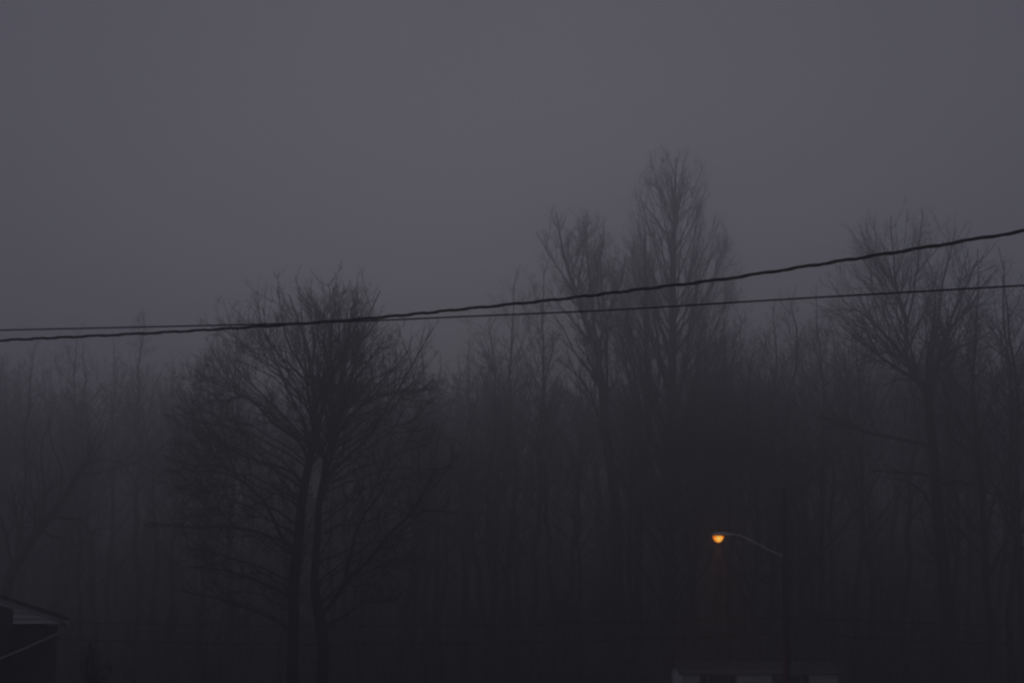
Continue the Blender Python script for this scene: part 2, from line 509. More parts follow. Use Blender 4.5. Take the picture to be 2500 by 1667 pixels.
column_tree('tall_tree', 'tallest bare tree, spindle shaped crown rising high above all the others', DB,
            [(1632, 1667, 0, 32), (1634, 1400, 0, 29), (1638, 1100, 0, 25), (1641, 850, 0, 21), (1644, 650, 0, 14), (1648, 480, 0, 7), (1651, 385, 0, 2)],
            profB, (zB(1240), zB(358)), envB, 21, 136, 0.70)

# --- slimmer companion close beside it
DB2 = 122.0
cB2 = at(1577, 700, DB2)
z2 = lambda py: float(at(1577, py, DB2)[2])
profB2 = [(z2(1150), 1.2), (z2(900), 2.0), (z2(750), 1.9), (z2(640), 1.5), (z2(575), 1.0), (z2(545), 0.3)]
envB2 = profile_env(cB2[:2], profB2)
column_tree('slim_tree', 'slim upright bare tree close beside the tallest tree, its crown merging into it', DB2,
            [(1556, 1600, 0, 20), (1560, 1290, 0, 19), (1574, 1130, 0, 17), (1584, 1000, 0, 15), (1577, 800, 0, 12), (1576, 650, 0, 7), (1575, 540, 0, 2)],
            profB2, (z2(1100), z2(550)), envB2, 22, 44, 0.75)

# --- the forked tree left of the tall one
DC = 112.0
cC = at(1420, 700, DC)
mC = DC / FPX
envC_parts = [ellipsoid(at(a, b, DC), (w * mC, max(w, 55) * mC * 1.1, h * mC), 0.15) for a, b, w, h in
              ((1358, 635, 62, 128), (1442, 605, 52, 108), (1480, 685, 46, 130), (1328, 745, 66, 95), (1435, 870, 85, 170))]
def envC(p):
    return np.min([e(p) for e in envC_parts], axis=0)
C_trunks = [
    [(1508, 1640, 0, 30), (1506, 1300, 0, 27), (1497, 1178, 0, 25), (1478, 1040, 0, 22), (1470, 939, 0, 19), (1455, 859, 0, 16), (1433, 797, 0, 13), (1414, 740, 0, 11), (1390, 670, 0, 9), (1374, 610, 0, 6), (1357, 515, 0, 2.5)],
]
C_limbs = [
    [(1470, 939, 0, 13), (1463, 870, .3, 11), (1451, 790, .6, 10), (1446, 720, .8, 9), (1438, 640, .9, 7), (1435, 590, .9, 5), (1440, 508, 1, 2.5)],
    [(1483, 1060, 0, 12), (1482, 897, -.5, 10), (1481, 797, -.8, 8), (1474, 721, -1, 6), (1470, 640, -1.2, 3)],
    [(1449, 848, 0, 9), (1425, 815, -.4, 8), (1392, 777, -.8, 6), (1355, 735, -1.1, 4), (1330, 700, -1.4, 2.5)],
    [(1414, 740, 0, 8), (1392, 700, .5, 6), (1362, 655, .8, 5), (1335, 610, 1.1, 4), (1312, 572, 1.3, 2.5)],
    [(1472, 960, 0, 10), (1435, 900, .9, 8), (1405, 865, 1.3, 6), (1370, 800, 1.8, 4), (1345, 770, 2.1, 2.5)],
    [(1495, 1170, 0, 11), (1462, 1020, -1, 9), (1435, 950, -1.6, 7), (1395, 905, -2, 5), (1360, 880, -2.4, 2.5)],
    [(1440, 700, .8, 7), (1462, 640, 1.3, 5), (1474, 590, 1.6, 3.5), (1476, 530, 1.8, 2)],
]
hero('forked_tree', 'tall bare tree with forked top of separate upright plumes beside the tallest tree', 'tree', DC,
     C_trunks, C_limbs, envC, 5, t0=0.40, dens=1.22, extra=[(3, (0.6, 0.97), (20, 45), 0.16, 0.07)], up=0.10, a1=(20, 55), wlimb=0.75)

# --- open tree on the right with the Y fork
DD = 92.0
envD = ellipsoid(at(2235, 890, DD), (5.6, 5.0, 6.7), 0.14)
D_trunks = [
    [(2312, 1500, 0, 32), (2310, 1450, 0, 31), (2297, 1321, 0, 28), (2286, 1216, 0, 26), (2280, 1110, 0, 24), (2272, 1040, 0, 22), (2265, 980, 0, 21), (2256, 940, 0, 20), (2226, 908, 0, 14), (2214, 880, 0, 12), (2212, 840, 0, 10), (2212, 780, .1, 8), (2199, 737, .1, 7), (2185, 690, .2, 6), (2184, 637, .2, 4.5), (2176, 579, .2, 3), (2175, 525, .3, 2)],
]
D_limbs = [
    [(2258, 950, 0, 13), (2272, 900, -.2, 12), (2282, 830, -.4, 10), (2292, 780, -.6, 8), (2300, 700, -.8, 6), (2318, 620, -1, 4), (2335, 560, -1.2, 2.5)],
    [(2214, 880, 0, 10), (2187, 846, -.4, 9), (2146, 806, -.8, 7), (2110, 770, -1.2, 5), (2060, 740, -1.6, 3), (2025, 690, -2, 2)],
    [(2205, 868, .2, 6), (2175, 860, .7, 5), (2130, 862, 1.1, 4), (2085, 880, 1.6, 2)],
    [(2284, 823, -.4, 8), (2313, 806, 0, 7), (2359, 766, .5, 5), (2390, 722, .9, 4), (2440, 660, 1.5, 2.5)],
    [(2212, 790, .1, 7), (2232, 720, .5, 6), (2241, 665, .8, 5), (2250, 600, 1.1, 3.5), (2262, 530, 1.3, 2)],
    [(2241, 665, .8, 4), (2275, 625, 1.2, 3), (2310, 590, 1.5, 2)],
    [(2277, 1095, 0, 12), (2237, 1082, -.5, 10), (2180, 1068, -1.1, 8), (2110, 1051, -1.8, 6), (2040, 1022, -2.4, 4), (1985, 1010, -2.8, 2)],
    [(2284, 1165, 0, 8), (2240, 1159, .8, 7), (2180, 1158, 1.6, 5), (2120, 1150, 2.3, 3)],
    [(2285, 1182, 0, 9), (2310, 1178, -.4, 8), (2349, 1177, -1, 6), (2408, 1200, -1.7, 4), (2450, 1230, -2.2, 2)],
    [(2287, 1250, 0, 9), (2270, 1235, .5, 8), (2250, 1205, 1, 6), (2215, 1180, 1.6, 4), (2180, 1170, 2, 2)],
    [(2262, 960, 0, 8), (2235, 930, .8, 6), (2190, 925, 1.5, 4), (2150, 945, 2, 2)],
    [(2185, 700, .2, 5), (2150, 650, -.4, 4), (2115, 600, -.8, 3), (2095, 550, -1.1, 2)],
    [(2272, 900, -.2, 8), (2330, 850, -1, 6), (2400, 820, -1.8, 4), (2450, 780, -2.3, 2)],
    [(2200, 740, .1, 5), (2160, 735, .8, 4), (2110, 690, 1.4, 3), (2075, 640, 1.8, 2)],
]
hero('open_tree', 'crooked bare tree whose trunk divides in a clear Y beyond the utility pole', 'tree', DD,
     D_trunks, D_limbs, envD, 8, wlimb=0.95, dens=0.82, t0=0.40, extra=[(2, (0.62, 0.95), (30, 60), 0.26, 0.05)])

# --- leaning tree at the very edge by the brick house
DL = 95.0
envL = ellipsoid(at(90, 1230, DL), (5.9, 4.6, 5.4), 0.1)
hero('leaning_tree', 'bare leaning tree with one long arching limb behind the brick house roof', 'tree', DL,
     [[(8, 1560, 0, 30), (18, 1430, 0, 27), (40, 1375, 0, 25), (75, 1320, 0, 22), (106, 1280, 0, 20), (140, 1235, 0, 17), (165, 1205, 0, 14), (185, 1160, 0, 11), (215, 1130, 0, 9), (255, 1122, 0, 6), (300, 1130, 0, 3)]],
     [[(125, 1258, 0, 11), (165, 1264, -.5, 9), (195, 1270, -1, 7), (220, 1295, -1.4, 5), (250, 1310, -1.8, 3)],
      [(100, 1290, 0, 9), (130, 1306, .7, 7), (165, 1310, 1.2, 5), (190, 1330, 1.7, 3)],
      [(60, 1345, 0, 12), (50, 1250, .6, 10), (60, 1150, 1, 8), (58, 1060, 1.4, 5), (75, 970, 1.8, 3)],
      [(150, 1220, 0, 9), (150, 1150, -.6, 7), (125, 1080, -1, 5), (120, 1010, -1.4, 3)],
      [(30, 1390, 0, 10), (10, 1290, -.8, 8), (-20, 1200, -1.4, 6), (-40, 1110, -2, 3)]],
     envL, 9, wlimb=0.7, dens=0.6, extra=[(4, (0.5, 0.9), (35, 65), 0.35, 0.03)])


# ------------------------------------------------------------------ wood behind: individual trees
def wild_tree_meshes(seed, h, kind, dens, origin_r=0.17):
    """Trunk and crown meshes of one free-grown bare tree of height h at the origin."""
    rng = np.random.default_rng(seed)
    S = 20
    z = np.linspace(-0.15, h, S)
    wob = np.cumsum(rng.normal(size=(S, 2)) * h * 0.006, axis=0)
    P = np.column_stack([wob[:, 0], wob[:, 1], z]); P[0, :2] = P[1, :2] = 0
    Rr = origin_r * np.linspace(1, 0.06, S) ** 0.9; Rr[0] *= 1.5
    if kind == 'slim': wid, lo, ang, tr, nl = 0.11, 0.42, (22, 42), 0.07, 16
    elif kind == 'round': wid, lo, ang, tr, nl = 0.24, 0.22, (35, 62), 0.06, 14
    elif kind == 'bush': wid, lo, ang, tr, nl = 0.30, 0.15, (25, 60), 0.06, 16
    else: wid, lo, ang, tr, nl = 0.17, 0.24, (28, 54), 0.07, 19
    env = profile_env((0, 0), [(0, wid * h * .5), (h * lo, wid * h * 0.8), (h * 0.65, wid * h), (h * 0.85, wid * h * 0.7), (h * 0.97, wid * h * 0.3), (h, 0.15)])
    PL, RL = grow(rng, P[None], Rr[None], nl, (lo, 0.97), ang, 0.36, 1.0, 10, 0.05, tr, 0.5, 0.02, env, 0.2, 0.9, 0.75)
    gt = Geo(); gt.tubes(P[None], Rr[None], 8)
    gc = Geo(); gc.tubes(PL, RL, 5)
    Pt = P[np.linspace(9, S - 1, 10).astype(int)]; Rt = Rr[np.linspace(9, S - 1, 10).astype(int)]
    crown_from(rng, [(PL[q], RL[q]) for q in range(len(PL))] + [(Pt, Rt)], env, gc, dens, 3, 0.09, (22, 52), 0.010, 3)
    return gt, gc


PROTO = []
for sd, hh, kd, dn in ((31, 20, 'slim', 1.0), (32, 20, 'round', 0.62), (33, 20, 'mid', 0.85), (34, 20, 'mid', 0.9), (35, 20, 'slim', 1.2), (36, 20, 'round', 0.66)):
    gt, gc = wild_tree_meshes(sd, hh, kd, dn)
    PROTO.append((gt.mesh('trunk'), gc.mesh('crown')))


def wood_tree(px, top, dist, proto, label, wide=1.0):
    if dist < 120 and px < 2380: dist += 0.6 * (120 - dist) + 6
    x = float(at(px, 1485, dist)[0])
    gz = float(ground_z(x, dist))
    h = float(at(px, top, dist)[2]) - gz
    s = h / 20.0
    root = empty('bare_tree', (x, dist, gz), label, 'tree', 'bare trees of the wood behind', rz=random.uniform(0, 6.28))
    root.scale = (s * wide, s * wide, s)
    for nm, me, mt in (('trunk', PROTO[proto][0], BARK), ('crown', PROTO[proto][1], TWIG)):
        o = link(nm, me, mt, root)
        if nm == 'crown': o['kind'] = 'stuff'
    return root


WOOD = [
    (52, 812, 140, 3, 'bare tree in far fog, at the end where the two wires hang apart'),
    (128, 786, 150, 0, 'slim faint tree touching the thin wire in the fog, second from the edge'),
    (195, 838, 128, 2, 'straight bare tree in the fog above the long arching limb'),
    (262, 806, 150, 5, 'broad faint tree in the fog between two slim ones, under the wires'),
    (342, 752, 138, 4, 'slim faint tree poking above both wires in the fog, short of the wide tree'),
    (418, 872, 132, 1, 'low round tree in the gap beside the wide double trunk tree'),
    (470, 815, 118, 3, 'bare tree half hidden behind the outer twigs of the wide tree'),
    (560, 760, 112, 5, 'broad bare tree behind the shoulder of the wide double trunk tree'),
    (690, 840, 108, 2, 'bare tree hidden behind the middle of the wide double trunk tree'),
    (880, 830, 112, 1, 'round bare tree behind the wide tree, under the point where the wires cross'),
    (985, 800, 104, 3, 'bare tree at the outer edge of the wide tree, just below the wires'),
    (1062, 862, 118, 2, 'small bare tree in the dip between the wide tree and the taller wood'),
    (1132, 822, 110, 5, 'broad bare tree just past the dip beside the wide tree'),
    (1200, 790, 116, 3, 'bare tree reaching the thin wire short of the forked tree'),
    (1288, 618, 120, 0, 'thin bare tree with open top rising above the wires near the forked tree'),
    (1228, 640, 122, 3, 'wispy bare tree spreading above the wires, farthest out from the forked tree'),
    (1352, 800, 106, 4, 'dark slim trunk standing in front of the forked tree'),
    (1415, 905, 103, 1, 'low round bare tree in front of the forked tree'),
    (1545, 850, 104, 2, 'bare tree between the forked tree and the tallest tree'),
    (1712, 745, 122, 3, 'bare tree touching the lower flank of the tallest tree, above the lamp'),
    (1782, 722, 112, 5, 'broad dense bare tree above the curved lamp arm'),
    (1860, 726, 106, 3, 'dense bare tree right above the utility pole top'),
    (1935, 700, 112, 1, 'round bare tree beyond the utility pole, crown level with the thin wire'),
    (2010, 690, 102, 2, 'bare tree between the utility pole and the Y shaped tree'),
    (2090, 735, 98, 5, 'broad bare tree behind the long low limb of the Y shaped tree'),
    (2210, 760, 108, 4, 'slim bare tree straight behind the fork of the Y shaped tree'),
    (2340, 690, 96, 3, 'bare tree just past the trunk of the Y shaped tree'),
    (2408, 610, 92, 2, 'bare tree past the Y shaped tree, its top just under the heavy cable'),
    (2462, 640, 84, 5, 'dense dark tree near the edge where the wires leave highest'),
    (2520, 600, 88, 3, 'dark bare tree at the far edge under the highest end of the cable'),
]
WOOD_ROOTS = [wood_tree(*w, wide=1.12 + 0.14 * math.sin(i * 2.1)) for i, w in enumerate(WOOD)]

# --- the mass of the wood further back and its undergrowth, which nobody could count
def scatter(name, label, pts, parts):
    """One object of kind stuff: copies of PARTS [(trunk object, crown object)...] set on points by geometry nodes.
    pts: (x, y, z, turn, width scale, height scale, pick)."""
    pts = np.array(pts, float)
    me = bpy.data.meshes.new(name)
    me.from_pydata([tuple(p[:3]) for p in pts], [], [])
    a = me.attributes.new('turn', 'FLOAT_VECTOR', 'POINT')
    a.data.foreach_set('vector', np.column_stack([RNG.normal(size=len(pts)) * 0.055, RNG.normal(size=len(pts)) * 0.055, pts[:, 3]]).astype(np.float32).ravel())
    a = me.attributes.new('size', 'FLOAT_VECTOR', 'POINT')
    a.data.foreach_set('vector', np.column_stack([pts[:, 4], pts[:, 4], pts[:, 5]]).astype(np.float32).ravel())
    a = me.attributes.new('pick', 'INT', 'POINT'); a.data.foreach_set('value', pts[:, 6].astype(np.int32))
    o = link(name, me, None)
    ng = bpy.data.node_groups.new(name, 'GeometryNodeTree')
    ng.interface.new_socket('Geometry', in_out='INPUT', socket_type='NodeSocketGeometry')
    ng.interface.new_socket('Geometry', in_out='OUTPUT', socket_type='NodeSocketGeometry')
    N, Lk = ng.nodes.new, ng.links.new
    gi, go = N('NodeGroupInput'), N('NodeGroupOutput')
    outer = N('GeometryNodeJoinGeometry')
    for pair in reversed(parts):       # joins stack the last link first
        inner = N('GeometryNodeJoinGeometry')
        for ob in pair:
            oi = N('GeometryNodeObjectInfo'); oi.transform_space = 'ORIGINAL'; oi.inputs['Object'].default_value = ob
            Lk(oi.outputs['Geometry'], inner.inputs[0])
        g2 = N('GeometryNodeGeometryToInstance'); Lk(inner.outputs[0], g2.inputs[0]); Lk(g2.outputs[0], outer.inputs[0])
    ip = N('GeometryNodeInstanceOnPoints'); ip.inputs['Pick Instance'].default_value = True
    Lk(gi.outputs[0], ip.inputs['Points']); Lk(outer.outputs[0], ip.inputs['Instance'])
    for at_, ty, sock in (('turn', 'FLOAT_VECTOR', 'Rotation'), ('size', 'FLOAT_VECTOR', 'Scale'), ('pick', 'INT', 'Instance Index')):
        na = N('GeometryNodeInputNamedAttribute'); na.data_type = ty; na.inputs['Name'].default_value = at_
        if sock == 'Rotation':
            er = N('FunctionNodeEulerToRotation'); Lk(na.outputs['Attribute'], er.inputs[0]); Lk(er.outputs[0], ip.inputs['Rotation'])
        else:
            Lk(na.outputs['Attribute'], ip.inputs[sock])
    Lk(ip.outputs[0], go.inputs[0])
    md = o.modifiers.new('scatter', 'NODES'); md.node_group = ng
    return tag(o, label, name.replace('_', ' '), kind='stuff')


pairs = []
for root in WOOD_ROOTS:
    ch = {c.name.split('.')[0]: c for c in root.children}
    if ch['crown'].data not in [p[1].data for p in pairs]: pairs.append((ch['trunk'], ch['crown']))
TOPX = [-200, 0, 400, 440, 900, 1060, 1090, 1160, 1500, 1700, 1740, 2000, 2300, 2380, 2480, 2700]
TOPY = [835, 835, 842, 880, 830, 850, 885, 835, 830, 790, 735, 715, 740, 680, 650, 610]
spots = []
for row, (y, drop) in enumerate(((118, 110), (128, 60), (140, 15), (152, 0), (166, 5), (182, 20), (200, 40), (220, 60), (244, 80), (272, 100), (305, 120))):
    n = 18 + row
    half = 0.27 * y + 8
    for k in range(n):
        x = -half + 2 * half * (k + random.uniform(0.05, 0.95)) / n
        yy = y + random.uniform(-5, 5)
        px = x / yy * FPX + 1250
        if yy < 135 and px < 640: continue          # the wood stands further off on that side
        if yy < 156 and (2140 < px < 2300 or 1385 < px < 1465) or yy < 140 and 1465 <= px < 1720: continue      # thinner spots in the wood
        gz_ = float(ground_z(x, yy))
        top = np.interp(px, TOPX, TOPY) + drop + abs(random.gauss(0, 55))
        h = float(at(px, top, yy)[2]) - gz_
        h = min(max(h, 5.0), 26.0)
        spots.append((x, yy, gz_ - 0.1, random.uniform(0, 6.28), h / 20 * random.uniform(1.05, 1.5), h / 20, random.randrange(len(pairs))))
# younger trees and saplings between them
for k in range(300):
    y = random.uniform(130, 290)
    x = random.uniform(-0.28, 0.28) * y
    if y < 140 and x < -0.12 * y: continue
    h = random.uniform(5, 14)
    spots.append((x, y, float(ground_z(x, y)) - 0.1, random.uniform(0, 6.28), h / 20 * random.uniform(1.2, 1.9), h / 20, random.randrange(len(pairs))))
scatter('woodland', 'far mass of bare trees fading into grey fog on the rising ground', spots, pairs)
gt, gc = wild_tree_meshes(54, 5, 'bush', 0.8, 0.05)
bo = np.array([float(at(1040, 1600, 96)[0]), 96.0, 0.0]); bo[2] = float(ground_z(bo[0], bo[1]))
br = empty('brush', bo, 'low leafless brush at the foot of the wood beside the wide double trunk tree', 'shrub')
bt = link('stem', gt.mesh('stem'), BARK, br); bc = link('crown', gc.mesh('crown'), TWIG, br); bc['kind'] = 'stuff'
spots = []
for k in range(1000):
    y = random.uniform(98, 320)
    x = random.uniform(-0.28, 0.28) * y
    sc_ = random.uniform(0.5, 1.25) * (1 + 0.5 * (y > 150) + 0.5 * (y > 230))
    spots.append((x, y, float(ground_z(x, y)) - 0.05, random.uniform(0, 6.28), sc_ * random.uniform(0.9, 1.5), sc_, 0))
scatter('undergrowth', 'tangled leafless brush filling the foot of the wood', spots, [(bt, bc)])


# ------------------------------------------------------------------ overhead wires in front
def wire_line(pts, d0, d1, S, ext=260):
    p = np.array(pts, float)
    s0 = (p[1] - p[0]) / (p[1][0] - p[0][0]); s1 = (p[-1] - p[-2]) / (p[-1][0] - p[-2][0])
    p = np.vstack([p[0] - s0 * ext, p, p[-1] + s1 * ext])
    u = smooth_line(np.column_stack([p, np.zeros(len(p))]), S)
    return np.array([at(a, b, d0 + (d1 - d0) * (a / 2500.0)) for a, b, _ in u])


heavy = wire_line([(0, 831), (425, 810), (765, 788), (957, 772), (1127, 755), (1361, 731), (1584, 704), (1755, 683), (1913, 659), (2211, 612), (2500, 564)], 25.0, 18.0, 900)
thin = wire_line([(0, 806), (531, 794), (850, 785), (1127, 773), (1488, 757), (1913, 731), (2500, 697)], 24.0, 19.0, 160)
mid = heavy[len(heavy) // 2]
hc = empty('service_cable', mid, 'heavier of the two wires, a twisted cable rising across the sky', 'cable', 'overhead wires')
s = np.concatenate([[0], np.cumsum(np.linalg.norm(np.diff(heavy, axis=0), axis=1))])
T = np.gradient(heavy, axis=0); T /= np.linalg.norm(T, axis=1, keepdims=True)
U = np.cross(T, np.array([0, 0, 1.0])); U /= np.linalg.norm(U, axis=1, keepdims=True)
W = np.cross(U, T)
tw = 2 * np.pi * s / 0.44 + 2.2 * np.sin(s * 0.7) + 1.2 * np.sin(s * 2.3 + 1)
for ph, off, rad in ((0.0, 0.0060, 0.0065), (2.5, 0.0098, 0.0108), (4.1, 0.0098, 0.0108)):
    a = tw + ph
    line = heavy + off * (np.cos(a)[:, None] * U + np.sin(a)[:, None] * W)
    g = Geo(); g.tubes(line[None], np.full((1, len(line)), rad), 6); g.obj('strand', CABLE, hc, mid, True)
mid = thin[len(thin) // 2]
g = Geo(); g.tubes(thin[None], np.full((1, len(thin)), 0.0095), 6)
o = g.obj('telephone_wire', CABLE, None, mid, True); o.location = mid
tag(o, 'thinner of the two wires, smooth and straight below the twisted cable', 'cable', 'overhead wires')

# ------------------------------------------------------------------ utility pole and street lamp
DP = 75.0
pb = at(1921, 1600, DP); gz = float(ground_z(pb[0], DP))
ptop = float(at(1921, 1190, DP)[2])
po = np.array([pb[0], DP, gz])
pole = empty('utility_pole', po, 'dark wooden utility pole carrying the lit street lamp arm', 'utility pole')
zz = np.linspace(gz - 0.2, ptop, 10)
P = np.column_stack([np.full(10, pb[0]), np.full(10, DP), zz])
g = Geo(); g.tubes(P[None], np.linspace(0.155, 0.105, 10)[None], 14)
g.tubes(np.array([[[pb[0], DP, ptop - 0.002], [pb[0], DP, ptop + 0.03], [pb[0], DP, ptop + 0.045]]]), np.array([[0.104, 0.07, 0.001]]), 14)
g.obj('pole_shaft', POLEW, pole, po, True)
for zz_, py in ((1, 1508), (2, 1546)):
    zc = float(at(1921, py, DP)[2])
    g = Geo(); g.box((pb[0], DP - 0.17, zc), (0.09, 0.10, 0.16)); g.box((pb[0], DP - 0.235, zc + 0.03), (0.045, 0.05, 0.05))
    g.obj('cable_clamp', CABLE, pole, po)
g = Geo(); g.box((pb[0], DP - 0.13, ptop - 0.35), (0.05, 0.06, 0.28))
g.obj('top_bracket', CABLE, pole, po)
# distribution cables on the pole, barely visible against the wood
for py0, name, lab, sag in ((1508, 'pole_wire', 'faint upper wire clamped to the utility pole, crossing before the dark wood', 0.55),
                            (1546, 'pole_wire', 'faint lower wire clamped to the utility pole, sagging before the dark wood', 0.75)):
    zc = float(at(1921, py0, DP)[2]) + 0.03
    u = np.linspace(-1, 1, 121)
    x = np.where(u < 0, pb[0] + u * 34.0, pb[0] + u * 26.0)
    frac = np.abs(u)
    z = zc - sag * 4 * frac * (1 - frac) * 0.62
    y = DP - 0.235 + np.where(u < 0, frac * 4.0, -frac * 3.0)
    line = np.column_stack([x, y, z]); oo = line[60]
    g = Geo(); g.tubes(line[None], np.full((1, 121), 0.013), 5)
    o = g.obj(name, CABLE, None, oo, True); o.location = oo
    tag(o, lab, 'cable', 'wires on the utility pole')

# street lamp: arm, cobra head, glowing lens
head_c = at(1757, 1305, DP)
lo = at(1912, 1358, DP); lo[1] = DP
lamp = empty('street_lamp', lo, 'lit orange street lamp on a long curved arm from the pole', 'street lamp')
arm = [(1914, 1359), (1900, 1354), (1885, 1346), (1850, 1328), (1825, 1315), (1808, 1307.5), (1795, 1305.5), (1782, 1305)]
A = np.array([at(a, b, DP) for a, b in arm]); A = smooth_line(np.column_stack([A, np.zeros(len(A))]), 30)[:, :3]
g = Geo(); g.tubes(A[None], np.full((1, 30), 0.030), 10); g.obj('lamp_arm', STEEL, lamp, lo, True)
g = Geo(); g.box((pb[0] - 0.12, DP, lo[2] - 0.005), (0.05, 0.12, 0.22)); g.obj('mounting_plate', STEEL, lamp, lo)
# head shell: lofted elliptical sections along x
m = DP / FPX
secs = [(1790, 1304.5, 1.8, 2.2), (1783, 1304.5, 4.0, 3.5), (1776, 1305, 8.0, 4.6), (1768, 1304.5, 10.5, 5.2), (1757, 1303.5, 12.0, 5.6), (1748, 1304, 11.0, 5.0), (1742, 1305, 8.0, 3.6), (1738.5, 1306, 3.0, 1.4)]
K = 16; V = []
for sx, sy, wy, hz_ in secs:
    c = at(sx, sy, DP)
    for k in range(K):
        a = 2 * math.pi * k / K
        sz = math.sin(a) * hz_ * m
        if sz < 0: sz *= 0.75
        V.append((c[0], DP + math.cos(a) * wy * m, c[2] + sz))
Q = [[i * K + k, i * K + (k + 1) % K, (i + 1) * K + (k + 1) % K, (i + 1) * K + k] for i in range(len(secs) - 1) for k in range(K)]
Q += [[0, k, k + 1, k + 2] for k in range(1, K - 2, 2)]
e = (len(secs) - 1) * K
Q += [[e, e + k + 1, e + k + 1, e + k] for k in range(1, 2)]
g = Geo(); g.add(V, Q[:-1]); g.obj('lamp_head', STEEL, lamp, lo, True)
# lens: drooping bowl
LENS, lt, lb = new_mat('sodium_lens', 0.3)
lt.nodes.remove(lb)
em = lt.nodes.new('ShaderNodeEmission'); tc = lt.nodes.new('ShaderNodeTexCoord')
c0 = at(1753.5, 1308.5, DP)
vd = lt.nodes.new('ShaderNodeVectorMath'); vd.operation = 'DISTANCE'
vd.inputs[1].default_value = [float(v) for v in (c0 + np.array([0.01, -0.10, -5.5 * m]) - lo)]
nz = lt.nodes.new('ShaderNodeTexNoise'); nz.inputs['Scale'].default_value = 22
ad = lt.nodes.new('ShaderNodeMath'); ad.operation = 'MULTIPLY_ADD'; ad.inputs[1].default_value = 0.14; 
rp = lt.nodes.new('ShaderNodeValToRGB')
rp.color_ramp.elements[0].position = 0.07; rp.color_ramp.elements[0].color = (1.0, 0.56, 0.10, 1)
rp.color_ramp.elements[1].position = 0.22; rp.color_ramp.elements[1].color = (0.70, 0.10, 0.003, 1)
e_ = rp.color_ramp.elements.new(0.145); e_.color = (1.0, 0.29, 0.012, 1)
lt.links.new(tc.outputs['Object'], vd.inputs[0]); lt.links.new(tc.outputs['Object'], nz.inputs['Vector'])
lt.links.new(nz.outputs['Fac'], ad.inputs[0]); lt.links.new(vd.outputs['Value'], ad.inputs[2])
sb = lt.nodes.new('ShaderNodeMath'); sb.operation = 'SUBTRACT'; sb.inputs[1].default_value = 0.07
lt.links.new(ad.outputs[0], sb.inputs[0]); lt.links.new(sb.outputs[0], rp.inputs['Fac'])
lt.links.new(rp.outputs['Color'], em.inputs['Color']); em.inputs['Strength'].default_value = 1.6
lt.links.new(em.outputs['Emission'], [n for n in lt.nodes if n.type == 'OUTPUT_MATERIAL'][0].inputs['Surface'])
rings = [(0.0, 13.5, 9.5), (3.5, 13.2, 9.2), (7.5, 11.5, 8.0), (11.5, 8.5, 6.0), (14.0, 4.8, 3.6), (15.2, 1.0, 0.8)]
c0 = at(1753.5, 1308.5, DP); V = []
for dz, ax, ay in rings:
    for k in range(20):
        a = 2 * math.pi * k / 20
        V.append((c0[0] + math.cos(a) * ax * m, DP + math.sin(a) * ay * m, c0[2] - dz * m))
Q = [[i * 20 + k, (i + 1) * 20 + k, (i + 1) * 20 + (k + 1) % 20, i * 20 + (k + 1) % 20] for i in range(len(rings) - 1) for k in range(20)]
g = Geo(); g.add(V, Q); lens = g.obj('lamp_lens', LENS, lamp, lo, True)
pl = bpy.data.lights.new('sodium_bulb', 'SPOT'); pl.energy = LAMP_WATTS; pl.color = (1.0, 0.27, 0.03)
pl.shadow_soft_size = 0.08; pl.spot_size = R(76); pl.spot_blend = 1.0
plo = bpy.data.objects.new('sodium_bulb', pl); C.objects.link(plo)
plo.parent = lamp
plo.location = [float(v) for v in (np.array([c0[0], DP, c0[2] - 16.5 * m]) - lo)]

# ------------------------------------------------------------------ white house at the foot of the pole
DH = 92.0
mh = DH / FPX
xl = float(at(1668, 1640, DH)[0]); xr = float(at(2045, 1640, DH)[0])
ze = float(at(1700, 1641, DH)[2]); zr = float(at(1700, 1617, DH + 3.4)[2])
zg = float(ground_z((xl + xr) / 2, DH))
ho_ = np.array([xl, DH, zg])
house = empty('white_house', ho_, 'low white house with grey roof and dark shutters behind the utility pole', 'house')
y1 = DH + 6.8
g = Geo()
nb = int((ze - zg) / 0.15)
g.box(((xl + xr) / 2, (DH + y1) / 2 + 0.02, (zg - 0.3 + ze) / 2), (xr - xl, y1 - DH - 0.05, ze - zg + 0.3))
for k in range(nb):      # clapboards, each tilted out at its foot
    zk = ze - 0.15 * (k + 0.5)
    g.box(((xl + xr) / 2, DH - 0.004, zk), (xr - xl, 0.02, 0.149), Matrix.Rotation(R(-4), 3, 'X'))
w_ = g.obj('wall', SIDING, house, ho_)
# gable ends
g = Geo()
for gxx in (xl + 0.02, xr - 0.02):
    V = [(gxx, DH, ze), (gxx, y1, ze), (gxx, DH + 3.4, zr - 0.05), (gxx - 0.08 if gxx > xl + 1 else gxx + 0.08, DH, ze), (gxx - 0.08 if gxx > xl + 1 else gxx + 0.08, y1, ze), (gxx - 0.08 if gxx > xl + 1 else gxx + 0.08, DH + 3.4, zr - 0.05)]
    g.add(V, [[0, 1, 2, 2], [3, 5, 4, 4], [0, 2, 5, 3], [2, 1, 4, 5]])
me = bpy.data.meshes.new('gable')
me.from_pydata([tuple(v) for v in (np.concatenate(g.V) - ho_)], [], [[0, 1, 2], [3, 5, 4], [0, 2, 5, 3], [2, 1, 4, 5], [6, 7, 8], [9, 11, 10], [6, 8, 11, 9], [8, 7, 10, 11]])
link('gable', me, SIDING, house)
sl = math.atan2(zr - ze + 0.1, 3.4)
g = Geo()
ln = 3.50 / math.cos(sl)
nrow = 14
